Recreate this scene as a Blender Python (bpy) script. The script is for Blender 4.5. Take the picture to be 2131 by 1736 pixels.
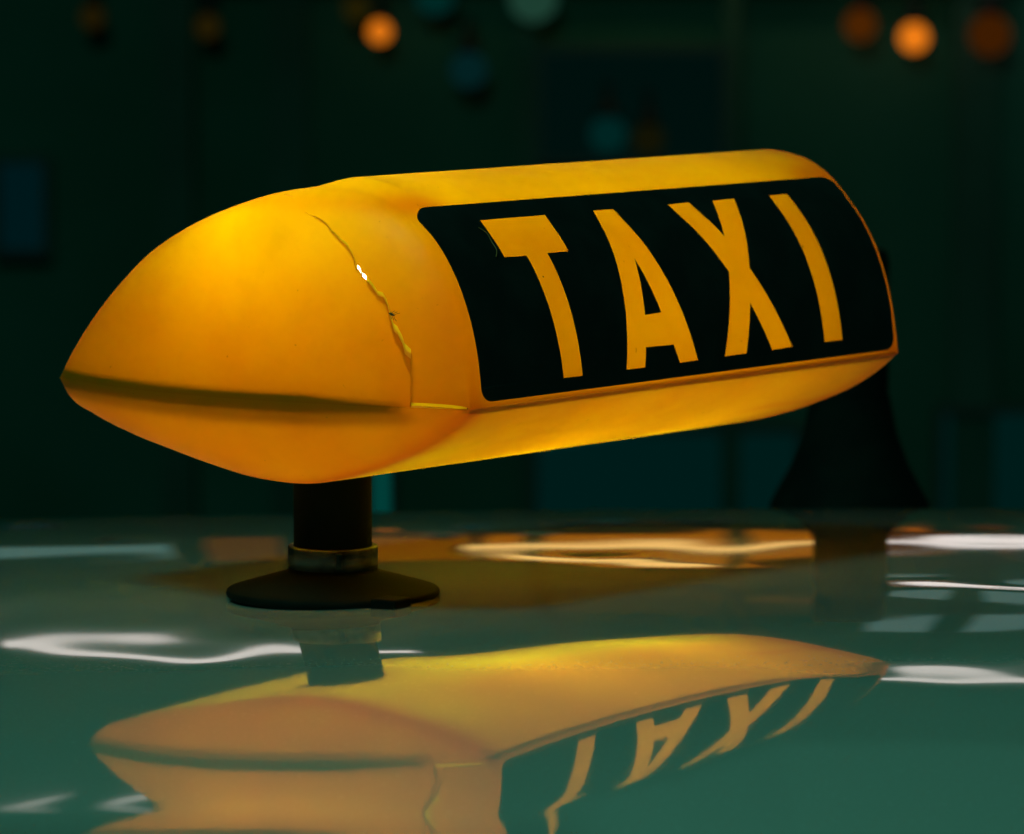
import bpy, bmesh, math, random
import numpy as np

random.seed(7)
for o in list(bpy.data.objects):
    bpy.data.objects.remove(o, do_unlink=True)
scene = bpy.context.scene
COL = scene.collection

# ------------------------------------------------------------------ camera
PITCH = math.atan(1043 / 10145)
EYE = (0.0, 0.0, 1.8)
cam = bpy.data.cameras.new('camera')
cam.sensor_width = 36.0
cam.lens = 10145 / 2131 * 36.0
cam.clip_start, cam.clip_end = 0.05, 200
cam.dof.use_dof = True
cam.dof.focus_distance = 2.43
cam.dof.aperture_fstop = 12.5
cam.dof.aperture_blades = 0
camo = bpy.data.objects.new('camera', cam)
camo.location = EYE
camo.rotation_euler = (math.pi / 2 - PITCH, 0, 0)
COL.objects.link(camo)
scene.camera = camo

# ------------------------------------------------------------- world, light
w = bpy.data.worlds.new('World')
scene.world = w
w.use_nodes = True
w.node_tree.nodes['Background'].inputs[0].default_value = (0.05, 0.62, 0.50, 1)
w.node_tree.nodes['Background'].inputs[1].default_value = 0.010

def area_light(name, loc, target, size, power, color):
    l = bpy.data.lights.new(name, 'AREA')
    l.shape = 'DISK'
    l.size = size
    l.energy = power
    l.color = color
    o = bpy.data.objects.new(name, l)
    o.location = loc
    d = np.array(target) - np.array(loc)
    from mathutils import Vector
    o.rotation_euler = Vector(d).to_track_quat('-Z', 'Y').to_euler()
    COL.objects.link(o)
    return o
area_light('overhead_fill', (-1.6, -0.5, 6.5), (0, 2.4, 1.45), 1.6, 110, (0.21, 1.0, 0.80))  # unseen light added overhead to tint and brighten the roof

vs = scene.view_settings
vs.view_transform = 'Standard'
vs.look = 'None'
vs.exposure = 0
vs.gamma = 1
vs.use_curve_mapping = False
scene.render.engine = 'CYCLES'
cy = scene.cycles
cy.use_denoising = True
cy.max_bounces = 10
cy.diffuse_bounces = 5
cy.transmission_bounces = 6
cy.transparent_max_bounces = 8
cy.caustics_reflective = False
cy.sample_clamp_indirect = 6

# ---------------------------------------------------------------- helpers
def tag(o, label=None, cat=None, group=None, kind=None):
    if label: o['label'] = label
    if cat: o['category'] = cat
    if group: o['group'] = group
    if kind: o['kind'] = kind
    return o

def link(name, me, mat=None, parent=None, smooth=True):
    if mat is not None:
        me.materials.append(mat)
    if smooth:
        me.polygons.foreach_set('use_smooth', [True] * len(me.polygons))
    o = bpy.data.objects.new(name, me)
    COL.objects.link(o)
    if parent is not None:
        o.parent = parent
        chain, p = [0, 0, 0], parent
        while p is not None:
            chain = [chain[i] + p.location[i] for i in range(3)]
            p = p.parent
        o.location = [-c for c in chain]
    return o

def mesh(name, verts, faces):
    me = bpy.data.meshes.new(name)
    me.from_pydata([tuple(map(float, v)) for v in verts], [], faces)
    me.update()
    return me

def grid_faces(n, m, off=0, flip=False):
    f = []
    for i in range(n - 1):
        for j in range(m - 1):
            a = off + i * m + j
            q = (a, a + 1, a + m + 1, a + m)
            f.append(q[::-1] if flip else q)
    return f

def lathe(profile, seg=72, center=(0, 0, 0)):
    v, f = [], []
    for r, z in profile:
        for k in range(seg):
            a = 2 * math.pi * k / seg
            v.append((center[0] + r * math.cos(a), center[1] + r * math.sin(a), center[2] + z))
    for i in range(len(profile) - 1):
        for k in range(seg):
            k2 = (k + 1) % seg
            f.append((i * seg + k, i * seg + k2, (i + 1) * seg + k2, (i + 1) * seg + k))
    return v, f

def box(v, f, c, d, rz=0.0):
    o = len(v)
    cs, sn = math.cos(rz), math.sin(rz)
    for sx in (-1, 1):
        for sy in (-1, 1):
            for sz in (-1, 1):
                x, y = sx * d[0] / 2, sy * d[1] / 2
                v.append((c[0] + x * cs - y * sn, c[1] + x * sn + y * cs, c[2] + sz * d[2] / 2))
    f += [(o, o+1, o+3, o+2), (o+4, o+6, o+7, o+5), (o, o+4, o+5, o+1), (o+2, o+3, o+7, o+6), (o, o+2, o+6, o+4), (o+1, o+5, o+7, o+3)]

def bevel(o, wd, seg=2):
    m = o.modifiers.new('bevel', 'BEVEL')
    m.width, m.segments, m.limit_method = wd, seg, 'ANGLE'
    return o

# -------------------------------------------------------------- materials
def new_mat(name):
    m = bpy.data.materials.new(name)
    m.use_nodes = True
    nt = m.node_tree
    for n in list(nt.nodes):
        nt.nodes.remove(n)
    out = nt.nodes.new('ShaderNodeOutputMaterial')
    return m, nt, out

def principled(name, color, rough=.5, metal=0., coat=0., coat_rough=.03, noise=None, bump=None, spec=.5):
    m, nt, out = new_mat(name)
    p = nt.nodes.new('ShaderNodeBsdfPrincipled')
    p.inputs['Base Color'].default_value = (*color, 1)
    p.inputs['Roughness'].default_value = rough
    p.inputs['Metallic'].default_value = metal
    p.inputs['Coat Weight'].default_value = coat
    p.inputs['Coat Roughness'].default_value = coat_rough
    p.inputs['Specular IOR Level'].default_value = spec
    nt.links.new(p.outputs[0], out.inputs[0])
    tc = nt.nodes.new('ShaderNodeTexCoord')
    if noise:
        sc, c2, lo, hi = noise
        n = nt.nodes.new('ShaderNodeTexNoise')
        n.inputs['Scale'].default_value = sc
        n.inputs['Detail'].default_value = 5
        nt.links.new(tc.outputs['Object'], n.inputs['Vector'])
        r = nt.nodes.new('ShaderNodeMapRange')
        r.inputs[1].default_value, r.inputs[2].default_value = lo, hi
        nt.links.new(n.outputs['Fac'], r.inputs[0])
        mx = nt.nodes.new('ShaderNodeMix')
        mx.data_type = 'RGBA'
        mx.inputs[6].default_value = (*color, 1)
        mx.inputs[7].default_value = (*c2, 1)
        nt.links.new(r.outputs[0], mx.inputs[0])
        nt.links.new(mx.outputs[2], p.inputs['Base Color'])
    if bump:
        n = nt.nodes.new('ShaderNodeTexNoise')
        n.inputs['Scale'].default_value = bump[0]
        n.inputs['Detail'].default_value = 4
        nt.links.new(tc.outputs['Object'], n.inputs['Vector'])
        b = nt.nodes.new('ShaderNodeBump')
        b.inputs['Strength'].default_value = bump[1]
        b.inputs['Distance'].default_value = bump[2]
        nt.links.new(n.outputs['Fac'], b.inputs['Height'])
        nt.links.new(b.outputs[0], p.inputs['Normal'])
    return m

def emit(name, color, strength):
    m, nt, out = new_mat(name)
    e = nt.nodes.new('ShaderNodeEmission')
    e.inputs[0].default_value = (*color, 1)
    e.inputs[1].default_value = strength
    nt.links.new(e.outputs[0], out.inputs[0])
    return m

def skin(nt):
    """how much a glossy skin mirrors, the same from both sides of a thin sheet"""
    lw = nt.nodes.new('ShaderNodeLayerWeight')
    lw.inputs[0].default_value = .5
    pw = nt.nodes.new('ShaderNodeMath')
    pw.operation = 'POWER'
    pw.inputs[1].default_value = 5
    nt.links.new(lw.outputs['Facing'], pw.inputs[0])
    ma = nt.nodes.new('ShaderNodeMath')
    ma.operation = 'MULTIPLY_ADD'
    ma.inputs[1].default_value, ma.inputs[2].default_value = .28, .010
    nt.links.new(pw.outputs[0], ma.inputs[0])
    return ma.outputs[0]

def plastic_shell(name, rcol, fac, wall=None):
    """thin light-diffusing plastic: passes light from the bulbs inside (the wall value, with glow falloff painted in,
    deepens its colour), with a slightly glossy skin"""
    m, nt, out = new_mat(name)
    N = nt.nodes.new
    L = nt.links.new
    def math_(op, a, b):
        n = N('ShaderNodeMath')
        n.operation = op
        for k, x in enumerate((a, b)):
            if isinstance(x, (int, float)):
                n.inputs[k].default_value = x
            else:
                L(x, n.inputs[k])
        return n.outputs[0]
    tc = N('ShaderNodeTexCoord')
    def noise(scale, detail, a, b, lo, hi):
        n = N('ShaderNodeTexNoise')
        n.inputs['Scale'].default_value = scale
        n.inputs['Detail'].default_value = detail
        L(tc.outputs['Object'], n.inputs['Vector'])
        r = N('ShaderNodeMapRange')
        r.inputs[1].default_value, r.inputs[2].default_value = a, b
        r.inputs[3].default_value, r.inputs[4].default_value = lo, hi
        L(n.outputs['Fac'], r.inputs[0])
        return r.outputs[0]
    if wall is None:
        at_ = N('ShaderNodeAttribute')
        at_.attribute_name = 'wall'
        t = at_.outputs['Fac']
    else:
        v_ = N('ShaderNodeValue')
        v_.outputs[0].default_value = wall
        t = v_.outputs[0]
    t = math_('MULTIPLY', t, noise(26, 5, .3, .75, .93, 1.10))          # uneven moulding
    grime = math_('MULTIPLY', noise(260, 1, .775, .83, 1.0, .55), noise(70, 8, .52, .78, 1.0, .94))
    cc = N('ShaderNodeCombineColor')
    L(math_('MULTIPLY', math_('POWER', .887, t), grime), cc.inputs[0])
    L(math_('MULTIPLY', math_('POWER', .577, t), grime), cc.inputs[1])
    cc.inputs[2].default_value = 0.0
    tb = N('ShaderNodeBsdfTranslucent')
    L(cc.outputs[0], tb.inputs[0])
    d = N('ShaderNodeBsdfDiffuse')
    d.inputs[0].default_value = (*rcol, 1)
    mx = N('ShaderNodeMixShader')
    mx.inputs[0].default_value = fac
    L(tb.outputs[0], mx.inputs[1])
    L(d.outputs[0], mx.inputs[2])
    g = N('ShaderNodeBsdfGlossy')
    L(noise(60, 6, .35, .7, .36, .55), g.inputs['Roughness'])
    m2 = N('ShaderNodeMixShader')
    L(skin(nt), m2.inputs[0])
    L(mx.outputs[0], m2.inputs[1])
    L(g.outputs[0], m2.inputs[2])
    L(m2.outputs[0], out.inputs[0])
    return m

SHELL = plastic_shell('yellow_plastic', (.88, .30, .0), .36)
FILM = None
BLACK_FILM = principled('black_film', (.010, .013, .011), .38, spec=.35, noise=(40, (.016, .02, .017), .4, .7))
RUBBER = principled('black_rubber', (.002, .0045, .003), .8, spec=.10, noise=(30, (.004, .009, .006), .45, .75))
METAL = principled('worn_dark_metal', (.20, .24, .20), .34, .8, noise=(60, (.02, .024, .018), .4, .65))
EDGE = plastic_shell('pale_broken_plastic', (1.0, .62, .05), .38, .55)
FLANGE = principled('dark_seam', (.02, .015, .004), .7)
PAINT = principled('pale_car_paint', (.56, .55, .45), .06, .0, 1.0, .026, noise=(420, (.66, .66, .56), .60, .75))
for n_ in PAINT.node_tree.nodes:
    if n_.type == 'BSDF_PRINCIPLED':
        n_.inputs['IOR'].default_value = 2.0
        n_.inputs['Coat IOR'].default_value = 2.2
        n_.inputs['Sheen Weight'].default_value = .14          # a film of road dust
        n_.inputs['Sheen Roughness'].default_value = .35
        n_.inputs['Sheen Tint'].default_value = (.8, .85, .8, 1)
WALL = principled('dark_green_render', (.022, .140, .085), .9, noise=(1.3, (.045, .20, .135), .35, .7))
ASPHALT = principled('asphalt', (.045, .05, .05), .85, noise=(9, (.07, .075, .07), .4, .7))
DARK = principled('dark_painted_steel', (.008, .010, .009), .6)
PILASTER = principled('grey_green_render', (.05, .16, .11), .9, noise=(2, (.03, .10, .07), .35, .7))
FRAME = principled('grey_frame', (.06, .085, .075), .6)
BULB = emit('lit_bulb', (1.0, .93, .74), 6.0)

# ================================================================ car roof
RY, RX, YA, ZA, TILT = 6.4, 25.0, 2.51, 1.4455, 0.011
def roof_base(x, y):
    return ZA + TILT * x - (y - YA) ** 2 / (2 * RY) - x ** 2 / (2 * RX)
def soft(t, w):
    return w * np.logaddexp(0, t / w)
def roof_front(x, y):
    # the roof skin has a shallow pressed line under the sign and swells towards the front
    t = np.minimum(soft(2.47 - y, .06), .75)
    q = np.clip(x, -.27, .27)
    return (roof_base(x, y) + t * (.0884 + .2867 * q - .7014 * q * q - 1.3223 * q ** 3)
            + t * t * (-.2457 - .6996 * q + .9719 * q * q) + t ** 3 * (.1796 + .5915 * q))
FX = np.array([-.8, -.20, -.179, -.169, -.094, -.013, .007, .043, .070, .117, .132, .224, .8])
FY = np.array([2.045, 2.038, 2.036, 2.035, 2.018, 1.986, 1.992, 2.014, 2.032, 2.091, 2.091, 2.103, 2.12])
DENTS = [(-0.1491, 2.2963, 0.000242, 0.0303, 0.0248), (-0.0276, 2.3563, -0.000413, 0.0510, 0.0525), (-0.2004, 2.3349, 0.000393, 0.0450, 0.0474),
         (-0.1174, 2.3003, -0.000057, 0.0204, 0.0313), (-0.1196, 2.3835, 0.000201, 0.0240, 0.0410), (-0.2724, 2.4888, -0.000432, 0.0444, 0.0580),
         (-0.1614, 2.3645, -0.000462, 0.0414, 0.0430), (-0.1178, 2.3746, 0.000096, 0.0333, 0.0335), (-0.1320, 2.4164, -0.000099, 0.0334, 0.0410),
         (-0.2313, 2.3813, 0.000006, 0.0356, 0.0414), (-0.0704, 2.3153, 0.000232, 0.0466, 0.0453), (-0.0561, 2.3148, 0.000170, 0.0180, 0.0364),
         (-0.1423, 2.4166, -0.000140, 0.0361, 0.0265), (-0.2531, 2.3866, 0.000204, 0.0186, 0.0611), (-0.2186, 2.3894, -0.000022, 0.0481, 0.0277),
         (-0.0218, 2.3672, -0.000078, 0.0507, 0.0203), (0.2659, 2.2537, -0.000209, 0.0259, 0.0206), (0.1510, 2.2096, 0.000058, 0.0552, 0.0262),
         (0.1819, 2.2488, 0.000209, 0.0184, 0.0331), (0.1852, 2.2862, 0.000063, 0.0227, 0.0207), (0.1875, 2.1694, -0.000007, 0.0431, 0.0353),
         (0.1895, 2.2343, -0.000248, 0.0480, 0.0252), (0.2612, 2.2013, 0.000361, 0.1064, 0.0454), (0.1465, 2.2184, 0.000249, 0.0202, 0.0200),
         (0.2008, 2.2145, -0.000068, 0.0399, 0.0248), (0.1740, 2.2416, 0.000015, 0.0275, 0.0429), (0.1734, 2.1896, 0.000115, 0.0283, 0.0545),
         (0.2015, 2.2674, 0.000184, 0.0233, 0.0486), (0.2366, 2.1821, 0.000344, 0.0824, 0.0699), (0.1954, 2.1917, 0.000055, 0.0205, 0.0213),
         (0.2289, 2.7004, 0.000017, 0.0175, 0.0136), (0.2064, 2.5843, -0.000204, 0.0332, 0.0200), (0.0468, 2.7511, -0.000254, 0.0473, 0.0605),
         (0.0683, 2.6466, 0.000113, 0.0215, 0.0420), (0.2168, 2.7383, -0.000166, 0.0243, 0.0359), (0.0453, 2.7237, 0.000117, 0.0193, 0.0290),
         (0.0575, 2.9626, -0.000092, 0.0254, 0.0355), (0.0226, 2.6656, 0.000173, 0.0307, 0.0373), (0.2723, 2.5481, -0.000433, 0.0272, 0.0216),
         (0.1312, 2.8167, -0.000475, 0.0318, 0.0655), (0.0411, 2.7087, -0.000397, 0.0380, 0.0290), (0.1030, 2.7580, -0.000343, 0.0409, 0.0645),
         (-0.0490, 2.6755, -0.000040, 0.0314, 0.0351), (0.0573, 2.7365, -0.000056, 0.0446, 0.0200), (0.2990, 2.8444, 0.000278, 0.0464, 0.0350),
         (0.0133, 2.8466, 0.000076, 0.0607, 0.0350), (0.2532, 2.8480, 0.000123, 0.0277, 0.0439), (0.2292, 2.5403, 0.000225, 0.0453, 0.0317),
         (0.2390, 2.5259, 0.000502, 0.0470, 0.0279), (0.0056, 2.6852, 0.000203, 0.0254, 0.0407), (0.0926, 2.6280, 0.000584, 0.0489, 0.0289),
         (0.0068, 2.7585, -0.000055, 0.0180, 0.0449)]
def roof_z(x, y):
    z = roof_front(x, y)
    # second pressed line, nearer the windscreen
    yf = np.interp(x, FX, FY)
    t = soft(yf - y, .004)
    m = 1 / (1 + np.exp(-(x - .025) / .008))
    t2 = np.clip(t, 0, .12)
    z = z + (1 - m) * .75 * t2 * t2 - m * .055 * t2
    # faint waves left by pressing and by years of car washes
    far = 1 / (1 + np.exp(-(y - 2.29) / .022))
    z = z + far * .00006 * np.sin(32 * x + 1.3 + 2 * np.sin(13 * y)) * np.sin(44 * y + .7)
    z = z + .00010 * np.sin(13 * x - 21 * y + 2.1)
    # shallow dents (place, depth and size in metres)
    for cx, cy, a, wx, wy in DENTS:
        z = z + a * np.exp(-((x - cx) / wx) ** 2 - ((y - cy) / wy) ** 2)
    return z

def axis(parts):
    return np.unique(np.round(np.concatenate([np.linspace(a, e, n) for a, e, n in parts]), 6))
def build_roof():
    xs = axis([(-.78, -.52, 20), (-.52, -.30, 30), (-.30, .34, 300), (.34, .52, 26), (.52, .82, 22)])
    ys = axis([(1.25, 1.42, 12), (1.42, 1.85, 50), (1.85, 2.47, 250), (2.47, 3.0, 210), (3.0, 4.05, 120)])
    nx, ny = len(xs), len(ys)
    X, Y = np.meshgrid(xs, ys, indexing='ij')
    Z = roof_z(X, Y)
    # the panel rolls over at its rim
    ex = np.maximum(0, np.abs(X - .02) - .66)
    ey = np.maximum(0, np.abs(Y - 2.65) - 1.25)
    Z = Z - 3.0 * ex ** 2 - 3.0 * ey ** 2
    V = np.stack([X, Y, Z], -1).reshape(-1, 3)
    I, J = np.meshgrid(np.arange(nx - 1), np.arange(ny - 1), indexing='ij')
    a = (I * ny + J)
    Q = np.stack([a, a + ny, a + ny + 1, a + 1], -1)
    nf = (nx - 1) * (ny - 1)
    me = bpy.data.meshes.new('car_roof')
    me.vertices.add(nx * ny)
    me.vertices.foreach_set('co', V.astype(np.float32).reshape(-1))
    me.loops.add(nf * 4)
    me.loops.foreach_set('vertex_index', Q.astype(np.int32).reshape(-1))
    me.polygons.add(nf)
    me.polygons.foreach_set('loop_start', np.arange(0, nf * 4, 4, dtype=np.int32))
    me.update(calc_edges=True)
    me.validate()
    return link('car_roof', me, PAINT)
roof = tag(build_roof(), 'glossy pale green car roof mirroring the glowing sign', 'car roof')

# =============================================================== taxi sign
# ---- geometry of the sign (metres) -------------------------------------
SL, SW = 0.3905, 0.2734           # length along the lettering, depth front to back
KEEL_Z = 1.5576
SIGN_O = np.array([-0.02076, 2.39488, KEEL_Z])      # front near corner of the seam
AX = np.array([0.60423, 0.79681, 0.0])              # along the lettering
AX = AX / np.linalg.norm(AX)
PX = np.array([-AX[1], AX[0], 0.0])                 # from the front to the back
BOW, C0, C1 = 0.030, 0.009, 0.003

def spline(pts, n):
    P = np.array(pts, float)
    d = np.r_[0, np.cumsum(np.linalg.norm(np.diff(P, axis=0), axis=1))]
    m = np.zeros_like(P)
    h = np.diff(d)
    sl = np.diff(P, axis=0) / h[:, None]
    m[1:-1] = (sl[:-1] * h[1:, None] + sl[1:] * h[:-1, None]) / (h[1:] + h[:-1])[:, None]
    m[0] = sl[0] * 1.5 - m[1] * .5
    m[-1] = sl[-1] * 1.5 - m[-2] * .5
    t = np.linspace(0, d[-1], n)
    k = np.clip(np.searchsorted(d, t, 'right') - 1, 0, len(h) - 1)
    x = ((t - d[k]) / h[k])[:, None]
    hk = h[k][:, None]
    return ((2*x**3-3*x**2+1)*P[k] + (x**3-2*x**2+x)*hk*m[k] + (-2*x**3+3*x**2)*P[k+1] + (x**3-x**2)*hk*m[k+1])

UP = [(0, 0), (.0008, .012), (.0030, .027), (.0082, .046), (.0172, .0655), (.029, .0815), (.0445, .0935), (.062, .1015),
      (.083, .1055), (.108, .1055), (.130, .1022), (.1525, .0962), (.175, .0885), (.195, .0796), (.2135, .0688),
      (.232, .0538), (.2465, .0400), (.2580, .0272), (.2690, .0120), (.2740, 0)]
LO = [(0, 0), (.0057, -.0054), (.0244, -.0180), (.0502, -.0297), (.080, -.0395), (.105, -.0450), (.128, -.0455), (.145, -.0440),
      (.165, -.0405), (.191, -.0350), (.222, -.0280), (.250, -.0197), (.2680, -.0120), (.2740, 0)]
NV = 241
PUP = spline(UP, NV)
PLO = spline(LO, NV)

def sstep(a, b, x):
    t = np.clip((np.asarray(x, float) - a) / (b - a), 0, 1)
    return t * t * (3 - 2 * t)

def bow(u):
    t = np.clip(u / SW, 0, 1)
    return BOW * 4 * t * (1 - t)

def pillow(d, c, n=2.0):
    q = np.clip(1 - d / c, 0, 1)
    return np.clip(1 - q ** n, 0, None) ** (1 / n)

def prof(tab, v):
    x = np.clip(np.asarray(v, float), 0, 1) * (NV - 1)
    k = np.clip(x.astype(int), 0, NV - 2)
    f = (x - k)[..., None]
    return tab[k] * (1 - f) + tab[k + 1] * f

def local(s, v, low=False):
    """s: metres along the sign, v: 0..1 round the section; gives local (s, u, z)"""
    s, v = np.broadcast_arrays(np.asarray(s, float), np.asarray(v, float))
    p = prof(PLO if low else PUP, v)
    u, z = p[..., 0], p[..., 1]
    b = bow(u)
    g = pillow(s + b, C0 + b) * pillow(SL + b - s, C1 + b)
    if not low:
        z = z + .0056 * sstep(.080, .102, z) * np.clip((s - .008) / .010, 0, 1) * sstep(.118, .082, u)
    return np.stack([s, u, z * g], -1)

def world(L):
    return SIGN_O + L[..., :1] * AX + L[..., 1:2] * PX + L[..., 2:3] * np.array([0, 0, 1.])
def glow_tint_upper(s, u, z):
    """tint depth: dimmer glow painted low and on the nose, plus seam and ribs"""
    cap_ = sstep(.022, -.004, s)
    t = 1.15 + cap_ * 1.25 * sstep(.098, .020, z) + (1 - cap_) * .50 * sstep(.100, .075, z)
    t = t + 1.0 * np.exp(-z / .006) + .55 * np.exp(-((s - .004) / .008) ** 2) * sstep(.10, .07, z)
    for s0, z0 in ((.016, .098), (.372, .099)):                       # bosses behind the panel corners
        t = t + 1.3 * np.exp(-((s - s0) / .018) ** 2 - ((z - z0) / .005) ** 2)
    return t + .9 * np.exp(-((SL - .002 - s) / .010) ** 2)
def glow_tint_lower(s, u, z):
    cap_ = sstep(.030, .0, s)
    t = .30 + 1.25 * sstep(.115, .065, u) * (1 - cap_) + 2.1 * cap_ + .5 * np.exp(z / .010) + 1.1 * np.exp(-((s - .004) / .007) ** 2) * sstep(.2, .09, u)  # dim nose and bright underside painted in, with thicker seam and corner rib
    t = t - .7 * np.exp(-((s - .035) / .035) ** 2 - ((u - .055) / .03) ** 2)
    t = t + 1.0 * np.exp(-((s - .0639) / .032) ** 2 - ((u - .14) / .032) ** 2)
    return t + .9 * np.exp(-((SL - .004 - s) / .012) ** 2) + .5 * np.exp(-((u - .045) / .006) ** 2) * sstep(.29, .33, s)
# ---- end of sign geometry

PU, PS = .14, .0639                       # foot of the post: depth and length on the sign
FOOT = SIGN_O + AX * PS + PX * PU
FOOT = np.array([FOOT[0], FOOT[1], float(roof_z(FOOT[0], FOOT[1]))])
sign = bpy.data.objects.new('taxi_sign', None)
sign.location = FOOT
COL.objects.link(sign)
tag(sign, 'lit yellow taxi roof sign with black lettered panel and cracked end, on a black post', 'taxi sign')

def normals(fn, s, v, low):
    e = 4e-4
    a = fn(s + e, v, low) - fn(s - e, v, low)
    b = fn(s, np.clip(v + .002, 0, 1), low) - fn(s, np.clip(v - .002, 0, 1), low)
    n = np.cross(a, b) if not low else np.cross(b, a)
    l = np.linalg.norm(n, axis=-1, keepdims=True)
    n = n / np.maximum(l, 1e-9)
    return n

# the crack: position along the sign for each place round the section
CRV = np.array([.2300, .2304, .2308, .2312, .2316, .2320, .2324, .2448, .2500, .2588, .2655, .2741, .2802, .2877, .2960, .3075, .3221, .3290, .334, .3429, .3543, .3660, .3757, .3830, .3922, .4102, .4200, .4343, .4500, .4700, .515, .60, 1.0])
CRS = np.array([-.0120, -.0119, -.0117, -.0114, -.0109, -.0104, -.0102, -.0112, -.0113, -.0117, -.0122, -.0121, -.0117, -.0118, -.0125, -.0127, -.0132, -.0130, -.0131, -.0120, -.0114, -.0112, -.0107, -.0104, -.0094, -.0085, -.0086, -.0077, -.0050, -.0010, .0045, .010, .012])
GPV = np.array([.2300, .2448, .2741, .2802, .2960, .3075, .3185, .3215, .3240, .3270, .3305, .334, .3543, .3757, .3922, .40, 1.0])
GPW = np.array([.0003, .0005, .0007, .0005, .0005, .0006, .0008, .0008, .0006, .0008, .0008, .0007, .0008, .0005, .0002, .0, .0])
VB = .2300
vgrid = np.unique(np.round(np.r_[np.linspace(0, 1, 221), CRV, np.linspace(.22, .44, 120)], 5))

def outline_near(v, low=False):
    return -bow(prof(PLO if low else PUP, v)[..., 0])

def warp(q):                      # dense where the surface turns
    return q ** 2

def shell_mesh(name, s_lo, s_hi, vg, low, lift=0., n=70, near_dense=True, far_dense=True):
    q = np.linspace(0, 1, n)
    if near_dense and far_dense:
        q = .5 - .5 * np.cos(np.pi * q)
        q = .5 * q + .5 * (.5 - .5 * np.cos(np.pi * q))
    elif near_dense:
        q = q ** 2
    S = s_lo[:, None] * (1 - q) + s_hi[:, None] * q
    Vv = np.repeat(vg[:, None], n, 1)
    L = local(S, Vv, low)
    if lift is not None and np.any(lift):
        N = normals(local, S, Vv, low)
        L = L + N * lift(S, Vv)[..., None]
    W = world(L)
    me = mesh(name, list(W.reshape(-1, 3)), grid_faces(len(vg), n, flip=low))
    wl = (glow_tint_lower if low else glow_tint_upper)(L[..., 0], L[..., 1], L[..., 2])
    at_ = me.attributes.new('wall', 'FLOAT', 'POINT')  # tint depth per vertex, with painted glow falloff
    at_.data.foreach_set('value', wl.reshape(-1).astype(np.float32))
    return me

cr = np.interp(vgrid, CRV, CRS)
gp = np.interp(vgrid, GPV, GPW) * .6
on = outline_near(vgrid)
far = SL + bow(prof(PUP, vgrid)[..., 0])
start = np.where(vgrid <= VB, on + .000010 * sstep(.03, .05, vgrid), np.maximum(on, cr + gp))
def lift_r(S, V):
    return .0006 * sstep(.21, .24, V) * sstep(.42, .36, V) * sstep(.012, -.010, S)
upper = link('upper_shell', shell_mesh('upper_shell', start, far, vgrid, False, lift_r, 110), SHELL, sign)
# the fresh broken edge of the plastic: a slanting face as thick as the shell wall
def edge_strip(idx, slant):
    S, Vv = start[idx], vgrid[idx]
    N = normals(local, np.maximum(S, outline_near(Vv) + 5e-4), Vv, False)
    L = local(S, Vv) + N * (lift_r(S, Vv) - .0001)[:, None]
    n = len(idx)
    verts = list(world(L)) + list(world(slant(L, N, idx)))
    return link('broken_edge', mesh('broken_edge', verts, [(k, k + 1, n + k + 1, n + k) for k in range(n - 1)]), EDGE, upper)
def slant_side(L, N, idx):
    Vv = vgrid[idx]
    S = np.maximum(start[idx] - gp[idx] - .0007, outline_near(Vv) + 2e-5)
    return local(S, Vv) - normals(local, np.maximum(S, outline_near(Vv) + 5e-4), Vv, False) * .0021
def slant_foot(L, N, idx):
    return L - N * .0012 - np.array([0, 0, .0016])
def run(a, e):
    return np.array([i for i in range(len(vgrid)) if a <= vgrid[i] <= e])
for a, e in ((VB, .3175), (.3222, .3262), (.3312, .415)):       # two chips left open
    edge_strip(run(a, e), slant_side)
edge_strip(run(.045, VB), slant_foot)
vc = vgrid[vgrid >= VB]
def lift_c(S, V):
    c = np.interp(V, CRV, CRS)
    return -.0007 * sstep(.014, .0, np.abs(c - S)) * sstep(.5, .40, V)
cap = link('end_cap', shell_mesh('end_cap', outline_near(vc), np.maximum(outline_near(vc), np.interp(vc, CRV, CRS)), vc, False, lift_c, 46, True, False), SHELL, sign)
vl = np.linspace(0, 1, 161)
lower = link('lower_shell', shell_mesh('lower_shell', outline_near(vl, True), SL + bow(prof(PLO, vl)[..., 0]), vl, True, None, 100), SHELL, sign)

# ---- seam flange inside the joint of the two halves
def flange(name, pts, z0, z1, taper=None):
    P = np.array(pts)
    n = len(P)
    d = np.gradient(P, axis=0)
    d /= np.linalg.norm(d, axis=1, keepdims=True)
    nn = np.stack([-d[:, 1], d[:, 0]], -1) * .0008
    v = []
    for off, z in ((nn, z0), (nn, z1), (-nn, z1), (-nn, z0)):
        for k in range(n):
            zz = z * (taper[k] if taper is not None else 1)
            v.append(world(np.array([P[k, 0] + off[k, 0], P[k, 1] + off[k, 1], zz])))
    f = []
    for r in range(4):
        r2 = (r + 1) % 4
        for k in range(n - 1):
            f.append((r * n + k, r * n + k + 1, r2 * n + k + 1, r2 * n + k))
    f += [(0, n, 2 * n, 3 * n), (n - 1, 4 * n - 1, 3 * n - 1, 2 * n - 1)]
    return link(name, mesh(name, v, f), FLANGE, sign, False)
INS = .0075
un = np.linspace(.036, SW - .006, 60)
flange('seam_flange', [(-bow(u) + INS, u) for u in un], -.0045, .0055, .55 + .45 * sstep(.034, .09, un))
flange('seam_flange', [(-bow(u) + .0032, u) for u in np.linspace(.042, SW - .005, 60)], -.0012, .0056, .35 + .65 * sstep(.04, .09, np.linspace(.042, SW - .006, 60)))
flange('seam_flange', [(s, .0055) for s in np.linspace(.004, SL - .006, 20)], -.0020, .0016)
flange('seam_flange', [(SL + bow(u) - INS, u) for u in np.linspace(.008, SW - .006, 50)], -.0045, .0045)
flange('seam_flange', [(s, SW - INS) for s in np.linspace(.004, SL - .006, 20)], -.0045, .0045)

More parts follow.
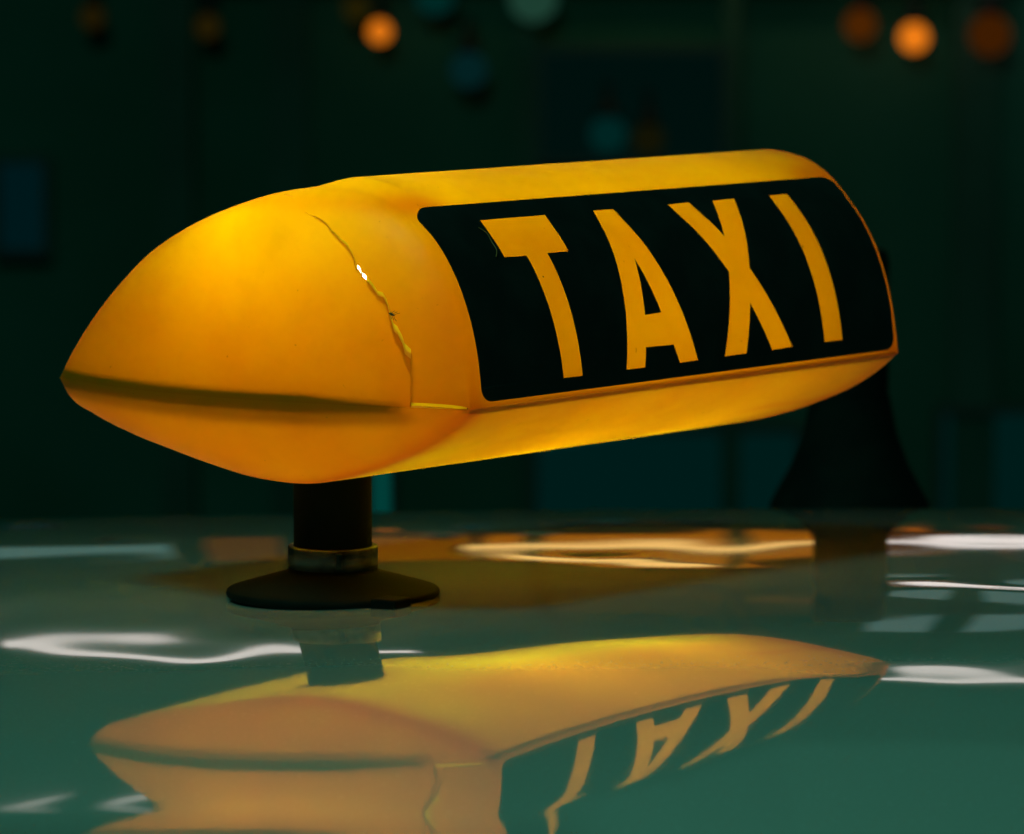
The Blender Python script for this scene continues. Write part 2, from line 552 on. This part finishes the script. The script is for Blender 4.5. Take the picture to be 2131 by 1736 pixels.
# ---- bulbs inside
def bulb(name, s, u, z, power, size):
    l = bpy.data.lights.new(name, 'POINT')
    l.energy = power
    l.shadow_soft_size = size
    l.color = (1.0, .93, .70)
    o = bpy.data.objects.new(name, l)
    COL.objects.link(o)
    p = world(np.array([s, u, z]))
    o.parent = sign
    o.location = p - FOOT
    r = size * .6
    v, f = lathe([(max(1e-5, r * math.sin(math.pi * k / 10)), -r * math.cos(math.pi * k / 10)) for k in range(11)], 20, p)
    link('lamp_glass', mesh('lamp_glass', v, f), BULB, sign)
    return o
bulb('bulb', .050, .113, .063, .235, .020)
bulb('bulb', .028, .150, .064, .105, .014)
bulb('bulb', .165, .105, .016, .36, .022)
bulb('bulb', .290, .105, .016, .36, .022)

# ---- black panel with the letters left clear, and the clear yellow letters
KV = .45
def rounded(s0, s1, v0, v1, r, n=8):
    pts = []
    for cx, cy, a0 in ((s1 - r, v1 - r, 0), (s0 + r, v1 - r, 90), (s0 + r, v0 + r, 180), (s1 - r, v0 + r, 270)):
        for k in range(n + 1):
            a = math.radians(a0 + 90 * k / n)
            pts.append((cx + r * math.cos(a), cy + r * math.sin(a)))
    return pts
LET = {
 'T': [[(.0543, .2568), (.1088, .2568), (.1089, .1980), (.0907, .1980), (.0938, .0254), (.0778, .0254), (.0731, .1970), (.0546, .1976)]],
 'A': [[(.1511, .2573), (.1685, .2575), (.1960, .0268), (.1798, .0262), (.1756, .0523), (.1508, .0530), (.1484, .0260), (.1321, .0260)],
       [(.1612, .1785), (.1694, .0980), (.1544, .0968)]],
 'X': [[(.2184, .2578), (.2378, .2579), (.2495, .1987), (.2601, .2578), (.2805, .2582), (.2594, .1475), (.2847, .0292), (.2658, .0279), (.2510, .0976), (.2410, .0278), (.2210, .0274), (.2396, .1449)]],
 'I': [[(.3147, .2586), (.3323, .2587), (.3339, .0299), (.3166, .0298)]],
}
def flat_to_surface(name, loops, lift, mat, parent):
    cu = bpy.data.curves.new(name, 'CURVE')
    cu.dimensions = '2D'
    cu.fill_mode = 'BOTH'
    for lp in loops:
        sp = cu.splines.new('POLY')
        sp.points.add(len(lp) - 1)
        for k, (a, b) in enumerate(lp):
            sp.points[k].co = (a * 100, b * 100, 0, 1)
        sp.use_cyclic_u = True
    co = bpy.data.objects.new(name, cu)
    COL.objects.link(co)
    bpy.context.view_layer.update()
    me = bpy.data.meshes.new_from_object(co.evaluated_get(bpy.context.evaluated_depsgraph_get()))
    bpy.data.objects.remove(co, do_unlink=True)
    bm = bmesh.new()
    bm.from_mesh(me)
    bmesh.ops.remove_doubles(bm, verts=bm.verts[:], dist=1e-5)
    for k in range(1, 64):
        bmesh.ops.bisect_plane(bm, geom=bm.verts[:] + bm.edges[:] + bm.faces[:], plane_co=(0, .30 * KV * 100 * k / 64, 0), plane_no=(0, 1, 0))
    for s in (.012, .016, .022, .05, .1, .2, .3, .37, .38):
        bmesh.ops.bisect_plane(bm, geom=bm.verts[:] + bm.edges[:] + bm.faces[:], plane_co=(s * 100, 0, 0), plane_no=(1, 0, 0))
    for vt in bm.verts:
        s, v = np.array(vt.co.x / 100), np.array(vt.co.y / 100 / KV)
        L = local(s, v)
        vt.co = world(L + normals(local, s, v, False) * lift)
    me2 = bpy.data.meshes.new(name)
    bm.to_mesh(me2)
    bm.free()
    me2.update()
    return link(name, me2, mat, parent)
sc = lambda lp: [(a, b * KV) for a, b in lp]
panel_loops = [rounded(.0090, .3858, .0065 * KV, .2835 * KV, .0085)]
for k in LET:
    panel_loops += [sc(l) for l in LET[k]]
panel = flat_to_surface('sign_panel', panel_loops, .0006, BLACK_FILM, sign)
panel['label'] = 'black film panel with TAXI left clear'
m, nt, out = new_mat('clear_yellow_film')
tr = nt.nodes.new('ShaderNodeBsdfTransparent')
tr.inputs[0].default_value = (.88, .86, .5, 1)
gl = nt.nodes.new('ShaderNodeBsdfGlossy')
gl.inputs['Roughness'].default_value = .3
fr = skin(nt)
mx = nt.nodes.new('ShaderNodeMixShader')
nt.links.new(fr, mx.inputs[0])
nt.links.new(tr.outputs[0], mx.inputs[1])
nt.links.new(gl.outputs[0], mx.inputs[2])
nt.links.new(mx.outputs[0], out.inputs[0])
for k in 'TAXI':
    lt = flat_to_surface('letter', [sc(l) for l in LET[k]], .0004, m, panel)
    lt['label'] = 'yellow letter ' + k

# ---- post, clamp ring, foot
c = (FOOT[0], FOOT[1], 0)
zr = FOOT[2]
def turned(name, pr, mat, parent=sign):
    v, f = lathe([(r, zr + z) for r, z in pr], 96, c)
    return link(name, mesh(name, v, f), mat, parent)
post = turned('post', [(.0205, .0150), (.0205, .022), (.0205, .060), (.0206, .085)], RUBBER)
foot = turned('foot', [(.0, .0006), (.0545, .0006), (.0556, .0014), (.0560, .0028), (.0557, .0042), (.0545, .0050), (.0500, .0064), (.0242, .0140), (.0235, .0146), (.0233, .0160), (.0, .0160)], RUBBER)
ring = turned('clamp_ring', [(.0205, .0156), (.0231, .0156), (.0236, .0161), (.0236, .0268), (.0231, .0274), (.0205, .0274)], METAL)
v, f = [], []
box(v, f, (c[0] + .004, c[1] - .0239, zr + .0215), (.0032, .0016, .0090), .15)
bevel(link('clamp_screw', mesh('clamp_screw', v, f), METAL, ring, False), .0005)

v, f = [], []
box(v, f, (c[0] + .0315, c[1] - .0515, zr + .0030), (.0150, .0170, .0075), -.5)
bevel(link('rubber_tab', mesh('rubber_tab', v, f), RUBBER, foot, False), .0012)

def tubes(paths, r, seg=8):
    v, f = [], []
    for P in paths:
        P = np.array(P, float)
        d = np.gradient(P, axis=0)
        o = len(v)
        for k in range(len(P)):
            t = d[k] / np.linalg.norm(d[k])
            a = np.cross(t, (.3, .2, .93))
            a /= np.linalg.norm(a)
            e = np.cross(t, a)
            rk = r[k] if hasattr(r, '__len__') else r
            for q in range(seg):
                an = 2 * math.pi * q / seg
                v.append(P[k] + rk * (a * math.cos(an) + e * math.sin(an)))
        for k in range(len(P) - 1):
            for q in range(seg):
                q2 = (q + 1) % seg
                f.append((o + k * seg + q, o + k * seg + q2, o + (k + 1) * seg + q2, o + (k + 1) * seg + q))
    return v, f
def on_sign(s, v_, lift):
    s, v_ = np.array(s), np.array(v_)
    return world(local(s, v_) + normals(local, s, v_, False) * lift)
# a hair stuck on the panel beside the T
HP = spline([(.0479, .2453), (.0506, .2361), (.0512, .2216), (.0500, .2080), (.0470, .1983)], 24)
v, f = tubes([[on_sign(a, q, .0013 + .0004 * math.sin(k * .4)) for k, (a, q) in enumerate(HP)]], .00022)
hair = tag(link('hair', mesh('hair', v, f), principled('hair', (.42, .16, .03), .5)), 'fine curved hair stuck on the black panel left of the T', 'hair')
# a small insect sitting on the cracked edge
b0, b1 = on_sign(-.0119, .2735, .0022), on_sign(-.0110, .2625, .0022)
BUGM = principled('insect_black', (.006, .005, .003), .5)
bug = bpy.data.objects.new('insect', None)
bug.location = (b0 + b1) / 2
COL.objects.link(bug)
tag(bug, 'tiny dark insect on the cracked edge of the yellow end', 'insect')
tt = np.linspace(0, 1, 11)
rad = [.00005 + .00075 * abs(math.sin(math.pi * min(1, t * 1.02))) * (.55 + .45 * abs(math.cos(2.2 * math.pi * t))) for t in tt]
v, f = tubes([[b0 + (b1 - b0) * t for t in tt]], rad, 10)
link('body', mesh('body', v, f), BUGM, bug)
dirn = (b1 - b0) / np.linalg.norm(b1 - b0)
nrm = on_sign(-.0115, .268, .003) - on_sign(-.0115, .268, 0)
nrm /= np.linalg.norm(nrm)
sd = np.cross(dirn, nrm)
for t, sg, fw_ in ((.45, 1, .0006), (.62, 1, .0014), (.8, 1, .0022), (.45, -1, .0006), (.62, -1, .0014), (.8, -1, .0022)):
    p = b0 + (b1 - b0) * t
    v, f = tubes([[p, p + sd * sg * .0010 + nrm * .0006 + dirn * fw_ * .5, p + sd * sg * .0022 - nrm * .0012 + dirn * fw_]], .00011, 6)
    link('leg', mesh('leg', v, f), BUGM, bug)
# flecks of dirt on the letters
for s_, v_, r_ in ((.0784, .1641, .0007), (.3166, .1712, .0008)):
    p = on_sign(s_, v_, .0008)
    a = on_sign(s_ + 1e-3, v_, .0008) - p
    e = on_sign(s_, v_ + .004, .0008) - p
    a /= np.linalg.norm(a); e /= np.linalg.norm(e)
    n_ = np.cross(a, e)
    ring_ = [p + (a * math.cos(k) + e * math.sin(k)) * r_ * random.uniform(.6, 1.1) for k in np.linspace(0, 2 * math.pi, 9)[:-1]]
    v = ring_ + [p + n_ * .0003]
    f = [(k, (k + 1) % 8, 8) for k in range(8)]
    link('dirt_fleck', mesh('dirt_fleck', v, f), BUGM, panel)

# ================================================================ background
def at(px, py, Y):
    """point at depth Y seen at a place of the photograph (2131 px wide)"""
    x, yv = (px - 1065.5) / 10145, (py - 868) / 10145
    d = (x, math.cos(PITCH) - yv * math.sin(PITCH), -math.sin(PITCH) - yv * math.cos(PITCH))
    k = Y / d[1]
    return (EYE[0] + d[0] * k, Y, EYE[2] + d[2] * k)

v = [(-40, -10, 0), (40, -10, 0), (40, 60, 0), (-40, 60, 0)]
tag(link('ground', mesh('ground', v, [(0, 1, 2, 3)]), ASPHALT), kind='structure')

YW = 14.0
facade = bpy.data.objects.new('building', None)
facade.location = (0, YW, 0)
COL.objects.link(facade)
tag(facade, 'dark blurred building behind the car', 'building')
v, f = [], []
box(v, f, (0, YW + .3, 3.5), (9, .5, 7))
link('wall', mesh('wall', v, f), WALL, facade, False)
_em = {}
def glow(col, st):
    k = (col, st)
    if k not in _em:
        _em[k] = emit('glow', col, st)
    return _em[k]
for a_, e_, t_ in ((330, 402, .10), (560, 640, .05), (1075, 1120, .08), (1505, 1545, .08), (1990, 2080, .06)):     # shallow piers of the facade
    p0, p1 = at(a_, 0, YW)[0], at(e_, 0, YW)[0]
    v, f = [], []
    box(v, f, ((p0 + p1) / 2, YW + .05 - t_ / 2, 3.4), (p1 - p0, t_, 6.8))
    link('pier', mesh('pier', v, f), PILASTER, facade, False)
def window(x0, x1, z0, z1, col, st, y=YW):
    v, f = [], []
    box(v, f, ((x0 + x1) / 2, y + .035, (z0 + z1) / 2), (x1 - x0, .02, z1 - z0))
    p = link('window', mesh('window', v, f), glow(col, st), facade, False)
    v, f = [], []
    t = .02
    box(v, f, ((x0 + x1) / 2, y, z1 + t / 2), (x1 - x0 + 2 * t, .08, t))
    box(v, f, ((x0 + x1) / 2, y, z0 - t / 2), (x1 - x0 + 2 * t, .08, t))
    box(v, f, (x0 - t / 2, y, (z0 + z1) / 2), (t, .08, z1 - z0))
    box(v, f, (x1 + t / 2, y, (z0 + z1) / 2), (t, .08, z1 - z0))
    link('window_frame', mesh('window_frame', v, f), FRAME, p, False)
def pwin(px0, py0, px1, py1, col, st):
    a, b = at(px0, py1, YW), at(px1, py0, YW)
    window(a[0], b[0], a[2], b[2], col, st)
TEAL = (.0, .62, .55)
pwin(1120, 900, 1660, 1090, TEAL, .018)
pwin(1960, 860, 2300, 1090, TEAL, .018)
pwin(0, 340, 90, 520, (.0, .5, .6), .018)
pwin(1130, 110, 1500, 330, (.02, .5, .4), .010)
pwin(783, 940, 806, 1100, (.0, .62, .5), .12)
# upper storeys, seen only mirrored in the roof
window(-1.7, -1.0, 1.75, 2.05, (.45, .9, .8), .15)
window(1.05, 2.0, 2.55, 3.0, (.45, .8, .75), .14)

# amber lit shop window above the frame, mirrored behind the sign
for x0, x1, st in ((-.94, -.52, .07), (-.48, -.14, .17), (-.10, .90, .31), (.98, 1.45, .06)):
    window(x0, x1, 1.62, 2.18, (1.0, .30, .01), st)

def lamp(px, py, r_px, col, st, label, Y=YW - .12):
    p = at(px, py, Y)
    e = bpy.data.objects.new('lamp', None)
    e.location = (p[0], p[1], p[2])
    COL.objects.link(e)
    tag(e, label, 'lamp')
    r = r_px * Y / 10145
    vv, ff = lathe([(max(1e-4, r * math.sin(math.pi * k / 12)), -r * math.cos(math.pi * k / 12)) for k in range(13)], 20, p)
    link('globe', mesh('globe', vv, ff), glow(col, st), e)
    vv, ff = lathe([(.004, r), (r * .7, r), (r * .55, r * 1.5), (.012, r * 1.7), (.012, r * 1.7 + .05)], 20, p)
    link('holder', mesh('holder', vv, ff), DARK, e)
    vv, ff = [], []
    box(vv, ff, (p[0], (p[1] + YW) / 2 + .02, p[2] + r * 1.7 + .05), (.02, YW - p[1] + .06, .02))
    link('bracket', mesh('bracket', vv, ff), DARK, e, False)
ORG = (1.0, .24, .01)
lamp(790, 66, 24, ORG, .75, 'orange lamp left of the middle, glowing above the broken end')
lamp(1902, 78, 30, ORG, .85, 'brightest orange lamp at upper right')
lamp(1790, 52, 34, ORG, .065, 'dim orange lamp just left of the brightest one')
lamp(2060, 72, 44, ORG, .045, 'dim orange lamp at the far right edge')
lamp(192, 36, 26, (.8, .5, .05), .016, 'faint yellowish lamp nearest the top left corner')
lamp(432, 56, 26, (.8, .5, .05), .020, 'faint yellowish lamp between the top left corner and the orange lamp')
lamp(742, 18, 28, (.8, .6, .05), .018, 'faint yellowish lamp just left of the orange lamp')
lamp(975, 146, 38, (.03, .5, .52), .030, 'blue green lamp above the middle of the sign')
lamp(1265, 280, 38, (.0, .5, .44), .036, 'teal lamp right above the letters')
lamp(1350, 290, 34, (.5, .5, .1), .012, 'faint olive lamp beside the teal lamp')
lamp(1110, -4, 50, (.2, .8, .5), .06, 'pale green lamp at the top edge')
lamp(905, -8, 40, (.0, .6, .5), .035, 'teal lamp at the top edge beside the pale green one')

def tube(x0, x1, z, r, col, st, label, Y=YW - .3):
    e = bpy.data.objects.new('tube_light', None)
    e.location = ((x0 + x1) / 2, Y, z)
    COL.objects.link(e)
    tag(e, label, 'tube light')
    seg = 14
    v, f = [], []
    for x in (x0, x1):
        for k in range(seg):
            a = 2 * math.pi * k / seg
            v.append((x, Y + r * math.cos(a), z + r * math.sin(a)))
    for k in range(seg):
        k2 = (k + 1) % seg
        f.append((k, k2, seg + k2, seg + k))
    link('tube', mesh('tube', v, f), glow(col, st), e)
    v, f = [], []
    box(v, f, ((x0 + x1) / 2, Y + r + .02, z + r + .025), (x1 - x0 + .06, .05, .04))
    box(v, f, (x0 - .015, Y, z + .01), (.03, r * 2.4, r * 3))
    box(v, f, (x1 + .015, Y, z + .01), (.03, r * 2.4, r * 3))
    box(v, f, ((x0 + x1) / 2, (Y + YW) / 2 + .03, z + r + .05), (.04, YW - Y + .06, .03))
    link('fitting', mesh('fitting', v, f), DARK, e, False)
WHT = (1.0, .90, .84)
tube(-1.62, -.40, 3.42, .062, WHT, .95, 'white tube light mirrored at the left of the roof')
tube(1.02, 2.0, 4.28, .048, WHT, 1.0, 'white tube light mirrored at the right edge of the roof')
tube(-.16, .90, 1.96, .05, (1.0, .60, .18), 1.2, 'warm white tube light mirrored in the roof behind the sign')
tube(1.02, 2.1, 1.96, .05, WHT, 1.1, 'low white tube light mirrored right of the dark post')
tube(-1.86, -1.62, 5.44, .03, WHT, .45, 'short white tube light mirrored in the bottom left corner')
tube(-1.53, -1.40, 5.62, .035, WHT, .5, 'shortest white tube light mirrored beside the bottom left corner')

# a second, bare black post on the far side of the roof
px_, py_ = .244, 3.5
pz_ = float(roof_z(px_, py_))
rp = bpy.data.objects.new('roof_post', None)
rp.location = (px_, py_, pz_)
COL.objects.link(rp)
tag(rp, 'dark blurred stub post on the far roof, behind the right end of the sign', 'post')
vv, ff = lathe([(.0275, .02), (.0275, .182), (.026, .189), (.021, .192), (.0, .193)], 48, (px_, py_, pz_))
link('shaft', mesh('shaft', vv, ff), RUBBER, rp)
vv, ff = lathe([(.0, -.004), (.056, -.004), (.058, .006), (.053, .016), (.043, .034), (.034, .058), (.0285, .085)], 48, (px_, py_, pz_))
link('foot', mesh('foot', vv, ff), RUBBER, rp)
